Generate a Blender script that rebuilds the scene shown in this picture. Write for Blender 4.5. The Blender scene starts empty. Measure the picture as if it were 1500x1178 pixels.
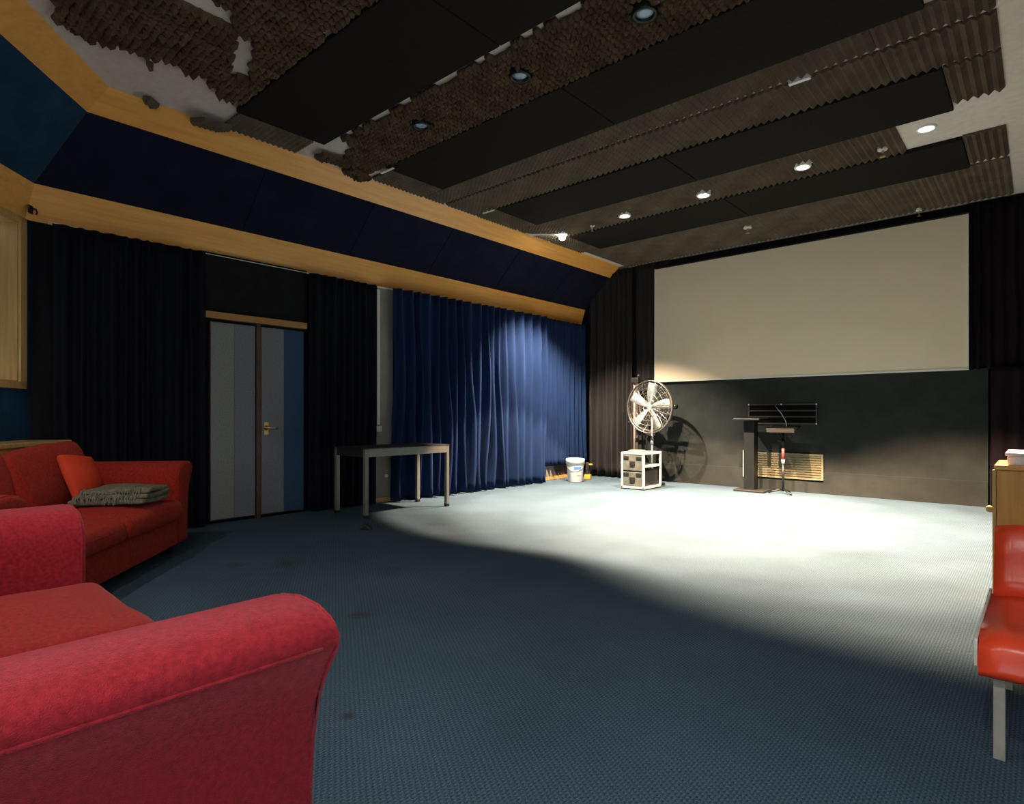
import bpy, bmesh, math, random
from mathutils import Vector, Matrix, noise
random.seed(7)
S = bpy.context.scene
COL = S.collection
PI = math.pi
R = math.radians

# ------------------------------------------------------------------ camera
cam_data = bpy.data.cameras.new('camera')
cam = bpy.data.objects.new('camera', cam_data); COL.objects.link(cam)
cam_data.sensor_width = 36.0
cam_data.lens = 872.0 / 1500.0 * 36.0
cam_data.shift_y = 19.0 / 1500.0
cam_data.clip_start = 0.05
cam.location = (0, 0, 1.15)
cam.rotation_euler = (R(90), 0, R(41.67))
S.camera = cam

# ------------------------------------------------------------------ world, exposure, light settings
w = bpy.data.worlds.new('daylight'); S.world = w; w.use_nodes = True
bg = w.node_tree.nodes['Background']
bg.inputs['Color'].default_value = (0.80, 0.92, 1.0, 1); bg.inputs['Strength'].default_value = 3.0  # sky light that comes in by the added windows
S.view_settings.view_transform = 'Standard'; S.view_settings.look = 'None'
S.view_settings.gamma = 1.0; S.view_settings.use_curve_mapping = False
S.view_settings.exposure = 0.0
STAGE_COLOR = (1.0, 0.67, 0.43)       # warm lamps over the stage
STAGE_WATT = 3700
FILL_COLOR = (1.0, 0.93, 0.85)        # cooler unseen lamps, added as fill over the seats
FILL_WATT = 145

# ------------------------------------------------------------------ mesh helpers
def BM(): return bmesh.new()
def box(bm, x0, x1, y0, y1, z0, z1, M=None):
    v = [bm.verts.new((x, y, z)) for z in (z0, z1) for y in (y0, y1) for x in (x0, x1)]
    for f in ((0,2,3,1),(4,5,7,6),(0,1,5,4),(2,6,7,3),(0,4,6,2),(1,3,7,5)):
        bm.faces.new([v[i] for i in f])
    if M is not None:
        for a in v: a.co = M @ a.co
    return bm
def frame_basis(d):
    d = d.normalized(); up = Vector((0,0,1)) if abs(d.z) < .9 else Vector((1,0,0))
    a = d.cross(up).normalized(); return a, d.cross(a).normalized()
def tube(bm, pts, r, n=8, closed=False):
    pts = [Vector(p) for p in pts]; rings = []
    N = len(pts)
    for i, p in enumerate(pts):
        if closed: d = pts[(i+1) % N] - pts[i-1]
        else: d = pts[min(i+1, N-1)] - pts[max(i-1, 0)]
        a, b = frame_basis(d)
        rr = r[i] if isinstance(r, (list, tuple)) else r
        rings.append([bm.verts.new(p + a*rr*math.cos(2*PI*k/n) + b*rr*math.sin(2*PI*k/n)) for k in range(n)])
    M = N if closed else N-1
    for i in range(M):
        A, B = rings[i], rings[(i+1) % N]
        for k in range(n): bm.faces.new((A[k], A[(k+1)%n], B[(k+1)%n], B[k]))
    if not closed:
        bm.faces.new(list(reversed(rings[0]))); bm.faces.new(rings[-1])
    return bm
def lathe(bm, prof, n=24, M=None, caps=True):
    rings = []
    for r, z in prof:
        rings.append([bm.verts.new((r*math.cos(2*PI*k/n), r*math.sin(2*PI*k/n), z)) for k in range(n)])
    for A, B in zip(rings, rings[1:]):
        for k in range(n): bm.faces.new((A[k], A[(k+1)%n], B[(k+1)%n], B[k]))
    if caps:
        if prof[0][0] > 1e-5: bm.faces.new(list(reversed(rings[0])))
        if prof[-1][0] > 1e-5: bm.faces.new(rings[-1])
    if M is not None:
        for ring in rings:
            for v in ring: v.co = M @ v.co
    return bm
def loft(bm, sections, caps=True, ring=True):
    """sections: list of equal-length point lists"""
    rs = [[bm.verts.new(p) for p in s] for s in sections]
    n = len(rs[0])
    for A, B in zip(rs, rs[1:]):
        for k in range(n if ring else n-1): bm.faces.new((A[k], A[(k+1)%n], B[(k+1)%n], B[k]))
    if caps: bm.faces.new(list(reversed(rs[0]))); bm.faces.new(rs[-1])
    return bm
def cushion(bm, w, d, h, r=.06, puff=.03, M=None, n=12, wr=.006, seed=0.0, side=.015):
    """soft rounded box centred on the origin, bottom at z=0"""
    def grid(t): # denser near the ends
        return math.sin((t-.5)*PI)*.5
    hx, hy, hz = w/2, d/2, h/2
    done = {}
    def vert(x, y, z):
        key = (round(x,5), round(y,5), round(z,5))
        if key in done: return done[key]
        q = Vector((max(-hx+r,min(hx-r,x)), max(-hy+r,min(hy-r,y)), max(-hz+r,min(hz-r,z))))
        p = Vector((x,y,z)); dv = p-q
        if dv.length > 1e-6: p = q + dv.normalized()*r
        u, v, s = p.x/hx, p.y/hy, p.z/hz
        p.z += puff*(1-u*u)*(1-v*v)*(1 if p.z > 0 else -.35)
        p.x += side*(1-s*s)*u; p.y += side*(1-s*s)*v
        p += noise.noise_vector(Vector((p.x*4+seed, p.y*4, p.z*4+seed*.7)))*wr
        p.z += hz
        done[key] = bm.verts.new(p if M is None else M @ p); return done[key]
    g = [grid(i/n) for i in range(n+1)]
    m = max(4, n//2); gm = [grid(i/m) for i in range(m+1)]
    def face(fn, A, B, flip):
        for i in range(len(A)-1):
            for j in range(len(B)-1):
                vs = [fn(A[i],B[j]), fn(A[i+1],B[j]), fn(A[i+1],B[j+1]), fn(A[i],B[j+1])]
                if flip: vs.reverse()
                try: bm.faces.new(vs)
                except ValueError: pass
    for s in (-1, 1):
        face(lambda a,b: vert(a*w, b*d, s*hz), g, g, s < 0)
        face(lambda a,b: vert(a*w, s*hy, b*h), g, gm, s > 0)
        face(lambda a,b: vert(s*hx, a*d, b*h), g, gm, s < 0)
    return bm
def mk(name, bm, mat, parent=None, smooth=False, bevel=0.0, seg=2):
    bmesh.ops.recalc_face_normals(bm, faces=bm.faces[:])
    me = bpy.data.meshes.new(name); bm.to_mesh(me); bm.free()
    if mat is not None: me.materials.append(mat)
    if smooth:
        for p in me.polygons: p.use_smooth = True
    o = bpy.data.objects.new(name, me); COL.objects.link(o)
    if parent is not None: o.parent = parent
    if bevel:
        b = o.modifiers.new('bevel', 'BEVEL'); b.width = bevel; b.segments = seg; b.limit_method = 'ANGLE'; b.angle_limit = R(40)
    return o
def link_copy(src, parent=None, loc=None):
    c = src.copy(); COL.objects.link(c)
    if parent is not None: c.parent = parent
    if loc is not None: c.location = loc
    return c
def thing(name, label, cat, loc=(0,0,0), rz=0.0, group=None):
    o = bpy.data.objects.new(name, None); COL.objects.link(o)
    o.empty_display_size = .1
    o.location = loc; o.rotation_euler = (0,0,rz)
    return tag(o, label, cat, group)
def tag(o, label, cat, group=None):
    o['label'] = label; o['category'] = cat
    if group: o['group'] = group
    return o
def struct(o): o['kind'] = 'structure'; return o

# ------------------------------------------------------------------ materials
def nodes(name):
    m = bpy.data.materials.new(name); m.use_nodes = True
    nt = m.node_tree
    return m, nt, nt.nodes['Principled BSDF']
def mat(name, col, rough=.6, metal=0.0, var=.0, vscale=8.0, stretch=(1,1,1), bump=0.0, bscale=60.0, sheen=0.0,
        sheentint=None, spec=.5, coat=0.0, col2=None):
    m, nt, b = nodes(name)
    b.inputs['Roughness'].default_value = rough; b.inputs['Metallic'].default_value = metal
    b.inputs['Specular IOR Level'].default_value = spec
    b.inputs['Coat Weight'].default_value = coat
    if sheen:
        b.inputs['Sheen Weight'].default_value = sheen; b.inputs['Sheen Roughness'].default_value = .35
        b.inputs['Sheen Tint'].default_value = (*(sheentint or (1,1,1)), 1)
    b.inputs['Base Color'].default_value = (*col, 1)
    L = nt.links
    tc = nt.nodes.new('ShaderNodeTexCoord'); mp = nt.nodes.new('ShaderNodeMapping')
    mp.inputs['Scale'].default_value = stretch
    L.new(tc.outputs['Object'], mp.inputs['Vector'])
    if var or col2:
        nz = nt.nodes.new('ShaderNodeTexNoise'); nz.inputs['Scale'].default_value = vscale; nz.inputs['Detail'].default_value = 5
        L.new(mp.outputs['Vector'], nz.inputs['Vector'])
        rp = nt.nodes.new('ShaderNodeValToRGB')
        c2 = col2 or tuple(min(1, c*(1+var)) for c in col)
        c1 = col if col2 else tuple(c*(1-var) for c in col)
        rp.color_ramp.elements[0].position = .32; rp.color_ramp.elements[1].position = .68
        rp.color_ramp.elements[0].color = (*c1, 1); rp.color_ramp.elements[1].color = (*c2, 1)
        L.new(nz.outputs['Fac'], rp.inputs['Fac']); L.new(rp.outputs['Color'], b.inputs['Base Color'])
    if bump:
        nb = nt.nodes.new('ShaderNodeTexNoise'); nb.inputs['Scale'].default_value = bscale; nb.inputs['Detail'].default_value = 3
        L.new(mp.outputs['Vector'], nb.inputs['Vector'])
        bp = nt.nodes.new('ShaderNodeBump'); bp.inputs['Strength'].default_value = bump; bp.inputs['Distance'].default_value = .01
        L.new(nb.outputs['Fac'], bp.inputs['Height']); L.new(bp.outputs['Normal'], b.inputs['Normal'])
    return m
def emit(name, col, st):
    m, nt, b = nodes(name)
    b.inputs['Base Color'].default_value = (*col, 1)
    b.inputs['Emission Color'].default_value = (*col, 1); b.inputs['Emission Strength'].default_value = st
    return m
def carpet_mat():
    m, nt, b = nodes('carpet'); L = nt.links; N = nt.nodes
    tc = N.new('ShaderNodeTexCoord'); sp = N.new('ShaderNodeSeparateXYZ')
    wob = N.new('ShaderNodeTexNoise'); wob.inputs['Scale'].default_value = 30
    L.new(tc.outputs['Object'], wob.inputs['Vector'])
    vm = N.new('ShaderNodeVectorMath'); vm.operation = 'SCALE'; vm.inputs['Scale'].default_value = .006
    L.new(wob.outputs['Color'], vm.inputs[0])
    va = N.new('ShaderNodeVectorMath'); va.operation = 'ADD'
    L.new(tc.outputs['Object'], va.inputs[0]); L.new(vm.outputs[0], va.inputs[1])
    L.new(va.outputs[0], sp.inputs[0])
    def math_(op, a, bb):
        n = N.new('ShaderNodeMath'); n.operation = op
        for i, q in enumerate((a, bb)):
            if q is None: continue
            if isinstance(q, (int, float)): n.inputs[i].default_value = q
            else: L.new(q, n.inputs[i])
        return n.outputs[0]
    sx = math_('SINE', math_('MULTIPLY', sp.outputs['X'], 2*PI/.0135), None)
    # loops are staggered from row to row
    ph = math_('MULTIPLY', math_('FLOOR', math_('DIVIDE', sp.outputs['X'], .0135), None), 2.4)
    sy = math_('SINE', math_('ADD', math_('MULTIPLY', sp.outputs['Y'], 2*PI/.022), ph), None)
    hgt = math_('ADD', math_('MULTIPLY', sx, .5), math_('MULTIPLY', sy, .5))
    fine = N.new('ShaderNodeTexNoise'); fine.inputs['Scale'].default_value = 210; fine.inputs['Detail'].default_value = 2
    L.new(tc.outputs['Object'], fine.inputs['Vector'])
    tot = math_('ADD', math_('MULTIPLY', hgt, .17), math_('MULTIPLY', fine.outputs['Fac'], 1.0))
    rp = N.new('ShaderNodeValToRGB')
    e = rp.color_ramp.elements
    e[0].position = .22; e[0].color = (.018, .036, .056, 1)
    e[1].position = .85; e[1].color = (.118, .168, .215, 1)
    mid = e.new(.5); mid.color = (.047, .081, .114, 1)
    L.new(tot, rp.inputs['Fac'])
    # large worn patches and dirt
    big = N.new('ShaderNodeTexNoise'); big.inputs['Scale'].default_value = 1.3; big.inputs['Detail'].default_value = 6
    L.new(tc.outputs['Object'], big.inputs['Vector'])
    r2 = N.new('ShaderNodeValToRGB'); r2.color_ramp.elements[0].position = .3; r2.color_ramp.elements[1].position = .7
    r2.color_ramp.elements[0].color = (.8,.8,.8,1); r2.color_ramp.elements[1].color = (1.08,1.08,1.08,1)
    L.new(big.outputs['Fac'], r2.inputs['Fac'])
    mx = N.new('ShaderNodeMix'); mx.data_type = 'RGBA'; mx.blend_type = 'MULTIPLY'; mx.inputs['Factor'].default_value = 1
    L.new(rp.outputs['Color'], mx.inputs['A']); L.new(r2.outputs['Color'], mx.inputs['B'])
    last = mx.outputs['Result']
    for (px, py, rad, k) in STAINS:
        cv = N.new('ShaderNodeVectorMath'); cv.operation = 'DISTANCE'; cv.inputs[1].default_value = (px, py, 0)
        dn = N.new('ShaderNodeTexNoise'); dn.inputs['Scale'].default_value = 9; dn.inputs['Detail'].default_value = 5
        L.new(tc.outputs['Object'], dn.inputs['Vector']); L.new(tc.outputs['Object'], cv.inputs[0])
        dd = math_('ADD', cv.outputs['Value'], math_('MULTIPLY', dn.outputs['Fac'], rad*1.6))
        mr = N.new('ShaderNodeMapRange'); mr.inputs['From Min'].default_value = rad*1.0; mr.inputs['From Max'].default_value = rad*1.9
        mr.inputs['To Min'].default_value = k; mr.inputs['To Max'].default_value = 0
        L.new(dd, mr.inputs['Value'])
        ms = N.new('ShaderNodeMix'); ms.data_type = 'RGBA'
        L.new(mr.outputs['Result'], ms.inputs['Factor']); L.new(last, ms.inputs['A'])
        ms.inputs['B'].default_value = (.035, .032, .028, 1); last = ms.outputs['Result']
    L.new(last, b.inputs['Base Color'])
    b.inputs['Roughness'].default_value = .95; b.inputs['Specular IOR Level'].default_value = .1
    bp = N.new('ShaderNodeBump'); bp.inputs['Strength'].default_value = .7; bp.inputs['Distance'].default_value = .004
    L.new(tot, bp.inputs['Height']); L.new(bp.outputs['Normal'], b.inputs['Normal'])
    return m
STAINS = [(-4.35, 2.28, .13, .55), (-4.62, 1.98, .10, .45), (-2.93, 1.98, .07, .8), (-4.6, 3.05, .10, .35), (-2.52, 3.62, .05, .3),
          (-4.15, 3.85, .12, .3), (-3.6, 2.7, .12, .35), (-4.75, 4.15, .16, .35), (-1.98, 1.28, .035, .8), (-5.15, 3.75, .2, .35)]
M = {}
M['carpet'] = carpet_mat()
def wood(name, c1, c2, stretch, rough=.35):
    m = mat(name, c1, rough, col2=c2, vscale=5, stretch=stretch, bump=.05, bscale=30, coat=.15); return m
M['oak'] = wood('oak_trim', (.76,.345,.072), (.86,.43,.105), (4,.35,6))
M['oak_pale'] = wood('oak_pale', (.50,.30,.095), (.62,.41,.155), (7,7,.4))
M['oak_dark'] = wood('oak_cabinet', (.64,.27,.045), (.76,.36,.075), (6,6,.5))
M['wood_header'] = wood('door_header_wood', (.34,.17,.06), (.45,.24,.09), (5,.5,5))
M['plaster'] = mat('ceiling_plaster', (.66,.60,.53), .9, var=.06, vscale=14, bump=.25, bscale=140)
M['foam'] = mat('foam_grey', (.112,.088,.062), .95, var=.25, vscale=3, bump=.4, bscale=220, spec=.1)
M['foam_brown'] = mat('foam_brown', (.092,.060,.035), .95, var=.35, vscale=5, bump=.5, bscale=160, spec=.1)
M['panel_black'] = mat('ceiling_fabric', (.0155,.0135,.0115), .95, var=.12, vscale=30, bump=.2, bscale=400, spec=.1)
M['navy'] = mat('navy_fabric', (.0085,.0095,.022), .9, var=.2, vscale=4, bump=.2, bscale=300, sheen=.03, sheentint=(.3,.4,.8), spec=.1)
M['teal'] = mat('blue_wall_fabric', (.013,.046,.092), .9, var=.2, vscale=5, bump=.2, bscale=300, spec=.1)
M['blackfab'] = mat('black_wall_fabric', (.012,.012,.014), .95, var=.2, vscale=6, bump=.2, bscale=300, spec=.1)
M['greyfab'] = mat('charcoal_wall_fabric', (.026,.0300,.0285), .95, var=.14, vscale=5, bump=.3, bscale=250, spec=.1)
M['cur_blue'] = mat('velvet_blue', (.0062,.0195,.068), .8, var=.18, vscale=3, stretch=(6,6,.5), bump=.1, bscale=200, sheen=.22, sheentint=(.45,.6,1), spec=.15)
M['cur_navy'] = mat('velvet_navy', (.0035,.0042,.009), .8, var=.25, vscale=3, stretch=(6,6,.5), sheen=.05, sheentint=(.25,.35,.8), spec=.15)
M['cur_black'] = mat('velvet_black', (.022,.020,.020), .8, var=.22, vscale=3, stretch=(8,8,.5), sheen=.12, sheentint=(.9,.85,.85), spec=.15)
M['cur_plum'] = mat('velvet_dark_plum', (.008,.0055,.007), .85, var=.22, vscale=3, stretch=(8,8,.5), sheen=.03, sheentint=(.9,.8,.9), spec=.1)
M['screen'] = mat('screen_vinyl', (.78,.68,.50), .42, var=.02, vscale=2, spec=.35)
M['screen_edge'] = mat('screen_edge', (.75,.74,.68), .6)
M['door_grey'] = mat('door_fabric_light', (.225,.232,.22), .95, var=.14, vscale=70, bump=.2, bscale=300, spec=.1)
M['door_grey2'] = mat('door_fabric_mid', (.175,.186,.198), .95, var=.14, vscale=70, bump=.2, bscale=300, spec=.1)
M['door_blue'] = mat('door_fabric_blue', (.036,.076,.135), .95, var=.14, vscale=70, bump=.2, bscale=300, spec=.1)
M['brass'] = mat('brass', (.75,.55,.25), .3, metal=1)
M['bronze'] = mat('door_edge', (.085,.055,.035), .5, metal=.3, var=.3, vscale=5)
M['greywall'] = mat('painted_wall_grey', (.26,.25,.22), .8, var=.08, vscale=6)
M['white'] = mat('white_plastic', (.86,.86,.84), .45, var=.03, vscale=4)
M['white_metal'] = mat('white_metal', (.72,.70,.62), .4, var=.05, vscale=9)
M['black_plastic'] = mat('black_plastic', (.012,.012,.012), .45)
M['dark_metal'] = mat('dark_metal', (.017,.019,.020), .4, metal=.6, var=.2, vscale=9)
M['alu'] = mat('aluminium', (.58,.64,.64), .38, metal=.7, var=.08, vscale=12)
M['wire'] = mat('fan_wire', (.30,.29,.26), .4, metal=.8)
M['chrome'] = mat('chrome', (.50,.46,.37), .35, metal=.35, var=.1, vscale=20)
M['table'] = mat('table_paint', (.16,.165,.15), .5, var=.1, vscale=8)
M['tabletop'] = mat('table_top_laminate', (.014,.014,.015), .75, var=.1, vscale=8)
M['red_velvet'] = mat('red_velvet', (.30,.0165,.024), .85, var=.22, vscale=75, bump=.45, bscale=420, sheen=.34, sheentint=(1,.40,.43), spec=.12)
M['red_cushion'] = mat('red_velvet_cushion', (.30,.019,.018), .85, var=.24, vscale=70, bump=.5, bscale=420, sheen=.3, sheentint=(1,.45,.4), spec=.12)
M['red_velvet_orange'] = mat('red_velvet_orange', (.32,.021,.013), .85, var=.24, vscale=60, bump=.5, bscale=420, sheen=.1, sheentint=(1,.4,.3), spec=.12)  # more orange red with less sheen, used on the farther sofa
M['red_pillow'] = mat('orange_red_cotton', (.60,.055,.022), .9, var=.12, vscale=9, bump=.3, bscale=260, spec=.1)
M['red_vinyl'] = mat('red_leather', (.76,.060,.018), .28, var=.18, vscale=3, bump=.06, bscale=40, spec=.5)
M['blanket'] = mat('olive_wool', (.165,.155,.105), .95, var=.3, vscale=26, bump=.5, bscale=200, spec=.1)
M['fringe'] = mat('olive_wool_fringe', (.19,.185,.14), .95, var=.35, vscale=50, spec=.1)
M['dark_wood'] = mat('dark_foot', (.018,.013,.010), .4)
M['tan'] = mat('tan_grille', (.17,.150,.085), .55, var=.15, vscale=6, stretch=(1,1,8))
M['tan_edge'] = mat('tan_grille_frame', (.20,.185,.12), .5)
M['void'] = mat('dark_void', (.006,.006,.006), 1, spec=0)
M['vent'] = mat('vent_dark', (.035,.033,.028), .6)
M['case'] = mat('case_panel', (.085,.092,.082), .55, var=.25, vscale=10)
M['blue_label'] = mat('blue_label', (.05,.18,.50), .5)
M['orange'] = mat('orange_plastic', (.75,.26,.03), .45)
M['red_tape'] = mat('red_tape', (.36,.05,.05), .5)
M['brownwood'] = mat('brown_panel_edge', (.085,.058,.042), .7, var=.2, vscale=5)
M['lens'] = emit('lamp_lens', (1.0,.90,.70), 30)
M['lens_hot'] = emit('lamp_lens_bare', (1.0,.92,.76), 60)
M['lens_fill'] = emit('fill_lamp_lens', (.95,.97,1.0), 3)  # glow of the added fill lamps
M['lens_off'] = mat('lamp_lens_unlit', (.35,.48,.55), .25)
def glass_mat():
    m, nt, b = nodes('glass'); L = nt.links
    t = nt.nodes.new('ShaderNodeBsdfTransparent'); g = nt.nodes.new('ShaderNodeBsdfGlossy'); g.inputs['Roughness'].default_value = .02
    x = nt.nodes.new('ShaderNodeMixShader'); x.inputs[0].default_value = .07
    L.new(t.outputs[0], x.inputs[1]); L.new(g.outputs[0], x.inputs[2])
    L.new(x.outputs[0], nt.nodes['Material Output'].inputs['Surface']); return m
M['glass'] = glass_mat()

# ================================================================== THE SETTING
ZC = 3.85                       # ceiling height
XL, YF, XR, YB = -6.66, 9.58, 1.05, -2.45
DV = Vector((math.sin(R(50)), -math.cos(R(50)), 0))     # along the diagonal wall, away from the left wall
DN = Vector((math.cos(R(50)), math.sin(R(50)), 0))      # its normal, into the room
CORNER = Vector((-6.60, 1.05, 0))
def diag(t, n, z): return CORNER + DV*t + DN*n + Vector((0,0,z))
def MD(): # matrix: local x along DV, y along DN, z up, origin at corner
    m = Matrix.Identity(4)
    m.col[0][:3] = DV; m.col[1][:3] = DN; m.col[2][:3] = (0,0,1); m.col[3][:3] = CORNER
    return m
DM = MD()

floor = struct(mk('floor', box(BM(), XL-.2, XR+.2, YB-.2, YF+.2, -.1, 0), M['carpet']))
ceiling = struct(mk('ceiling', box(BM(), XL-.2, XR+.2, YB-.2, YF+.2, ZC, ZC+.12), M['plaster']))
wall_left = struct(mk('wall_left', box(BM(), XL-.15, XL, .9, YF+.15, 0, ZC), M['blackfab']))
wall_front = struct(mk('wall_front', box(BM(), XL, XR+.15, YF, YF+.15, 0, ZC), M['blackfab']))
bm = BM(); ry0, ry1, rz0, rz1 = -1.9, 1.5, .8, 2.9        # window added in the unseen right wall as side fill for the seats
box(bm, XR, XR+.15, YB, ry0, 0, ZC); box(bm, XR, XR+.15, ry1, YF, 0, ZC)
box(bm, XR, XR+.15, ry0, ry1, 0, rz0); box(bm, XR, XR+.15, ry0, ry1, rz1, ZC)
wall_right = struct(mk('wall_right', bm, M['blackfab']))
bm = BM()
for a in (ry0, (ry0+ry1)/2-.02, ry1-.04): box(bm, XR+.05, XR+.1, a, a+.04, rz0, rz1)
for a in (rz0, rz1-.04): box(bm, XR+.05, XR+.1, ry0, ry1, a, a+.04)
fill_window_right = struct(mk('fill_window_right', bm, M['white']))
mk('pane', box(BM(), XR+.07, XR+.075, ry0, ry1, rz0, rz1), M['glass'], fill_window_right)
# back wall, out of view; its wide window is added to let fill light in
bm = BM(); wx0, wx1, wz0, wz1 = -2.0, .7, .9, 2.7
box(bm, -2.9, wx0, YB-.15, YB, 0, ZC); box(bm, wx1, XR+.15, YB-.15, YB, 0, ZC)
box(bm, wx0, wx1, YB-.15, YB, 0, wz0); box(bm, wx0, wx1, YB-.15, YB, wz1, ZC)
wall_back = struct(mk('wall_back', bm, M['greywall']))
bm = BM()
for a in (wx0, (wx0+wx1)/2-.02, wx1-.04): box(bm, a, a+.04, YB-.1, YB-.05, wz0, wz1)
for a in (wz0, wz1-.04): box(bm, wx0, wx1, YB-.1, YB-.05, a, a+.04)
fill_window_back = struct(mk('fill_window_back', bm, M['white']))
mk('pane', box(BM(), wx0, wx1, YB-.08, YB-.075, wz0, wz1), M['glass'], fill_window_back)

# diagonal wall with an oak-framed opening (local: x along wall, y into the room)
bm = BM(); T = .10; o0, o1, oz0, oz1 = .085, 1.75, 1.43, 2.80; TL = 5.46
for a in ((-.1, o0, 0, 3.9), (o1, TL, 0, 3.9), (o0, o1, 0, oz0), (o0, o1, oz1, 3.9)):
    box(bm, a[0], a[1], -.16, 0, a[2], min(a[3], ZC), DM)
wall_diagonal = struct(mk('wall_diagonal', bm, M['teal']))
win = struct(mk('window_1', box(BM(), o0-.003, o1+.003, -.30, -.29, oz0-.05, oz1+.05, DM), M['void']))
mk('pane', box(BM(), o0, o1, -.135, -.128, oz0, oz1, DM), M['glass'], win)
for nm, a in (('jamb', (o0-.08, o0+.005, oz0-.05, oz1+.05)), ('jamb', (o1-.005, o1+.08, oz0-.05, oz1+.05)),
              ('sill', (o0-.08, o1+.08, oz0-.055, oz0+.005)), ('head', (o0-.08, o1+.08, oz1-.005, oz1+.05))):
    mk(nm, box(BM(), a[0], a[1], 0, .022, a[2], a[3], DM), M['oak_pale'], win, bevel=.004)
for nm, a in (('reveal', (o0, o0+.014, oz0, oz1)), ('reveal', (o1-.014, o1, oz0, oz1)), ('reveal', (o0, o1, oz0, oz0+.014)), ('reveal', (o0, o1, oz1-.014, oz1))):
    mk(nm, box(BM(), a[0], a[1], -.155, 0.0, a[2], a[3], DM), M['oak_pale'], win)

# sloped soffit along the left and diagonal walls: profile (x, z) on the left wall
PROF = [(-6.60, 2.85), (-6.50, 3.15), (-5.95, 3.68), (-5.73, 3.852)]
def station(x, z, s):
    """point of the profile at run s: s>=0 -> left wall at y=s, s<0 -> diagonal run at t=-s (mitred at None)"""
    e = x + 6.60
    if s == 'mitre': return Vector((x, 1.05 + .466*e, z))
    if s > 0 or isinstance(s, float) and s >= 0: return Vector((x, s, z))
    return diag(-s, e, z)
def board(p, q, th, stations):
    (x0, z0), (x1, z1) = p, q
    L = math.hypot(x1-x0, z1-z0); nx, nz = -(z1-z0)/L*th, (x1-x0)/L*th       # outward (behind the visible face)
    secs = []
    for s in stations:
        secs.append([station(x0, z0, s), station(x1, z1, s), station(x1+nx, z1+nz, s), station(x0+nx, z0+nz, s)])
    return loft(BM(), secs)
YE = 9.40
struct(mk('trim_1', board(PROF[0], PROF[1], .05, [YE, 'mitre', -5.2]), M['oak']))
struct(mk('trim_2', board(PROF[2], PROF[3], .05, [YE, 'mitre', -5.2]), M['oak']))
soff = struct(mk('wall_soffit', board((PROF[1][0]-.045, PROF[1][1]+.04), (PROF[2][0]-.045, PROF[2][1]+.04), .03, [YE, 'mitre', -5.2]), M['blackfab']))
seams = ['mitre', 2.89, 4.22, 5.50, 6.88, 8.26, YE]
for i in range(len(seams)-1):
    a, b = seams[i], seams[i+1]
    s0 = a if a == 'mitre' else a+.004
    mk('fabric_panel', board(PROF[1], PROF[2], .03, [s0, b-.004]), M['navy'], soff)
for a, b in (('mitre', -1.4), (-1.4, -2.8), (-2.8, -4.2)):
    mk('fabric_panel', board(PROF[1], PROF[2], .03, [a if a == 'mitre' else a-.004, b+.004]), M['teal'], soff)
# end cap of the soffit against the stage curtain, ledge under the lower trim down to the wall
struct(mk('trim_3', box(BM(), XL, -6.60, 1.0, YE, 2.86, 2.90), M['oak']))
track = mk('curtain_track', tube(BM(), [(-6.53, 1.2, 2.838), (-6.53, 9.3, 2.838)], .012, 6), M['white_metal'])
tag(track, 'thin pale curtain track under the lower oak trim of the left wall', 'curtain track')

hk = thing('wall_hook', 'small black hook on the lower oak trim at the wall corner', 'hook', diag(.03, .055, 2.93), math.atan2(DV.y, DV.x))
mk('plate', box(BM(), -.03, .03, 0, .012, -.035, .035), M['black_plastic'], hk, bevel=.003)
mk('hook', tube(BM(), [(0,.01,.01), (0,.05,.0), (.0,.06,-.025), (.0,.05,-.045)], .008, 8), M['black_plastic'], hk, True)

# ---- ceiling dressing: dark fabric panels and convoluted foam tiles
def foam_bm(nx, ny, px, py, base, h, mask=None, soft=False, seed=0):
    bm = BM(); rnd = random.Random(seed)
    V = {}
    for i in range(2*nx+1):
        for j in range(2*ny+1):
            if soft:
                z = base + h*((1.0 if i % 2 and j % 2 else .55 if (i % 2 or j % 2) else .0)*rnd.uniform(.75, 1.25))
                ox, oy = rnd.uniform(-.12,.12)*px, rnd.uniform(-.12,.12)*py
            else:
                z = base + h*((1.0 if j % 2 else .62) if i % 2 else (.14 if j % 2 else 0)); ox = oy = 0
            V[i,j] = bm.verts.new((i*px/2+ox, j*py/2+oy, -z))
    for i in range(nx):
        for j in range(ny):
            if mask and not mask(i, j): continue
            for a in (0,1):
                for b in (0,1):
                    q = [V[2*i+a,2*j+b], V[2*i+a+1,2*j+b], V[2*i+a+1,2*j+b+1], V[2*i+a,2*j+b+1]]
                    f = bm.faces.new(q if True else q)
    for v in [v for v in bm.verts if not v.link_faces]: bm.verts.remove(v)
    be = [e for e in bm.edges if e.is_boundary]
    if be:
        r = bmesh.ops.extrude_edge_only(bm, edges=be)
        for v in [g for g in r['geom'] if isinstance(g, bmesh.types.BMVert)]: v.co.z = -.0015
    return bm
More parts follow.
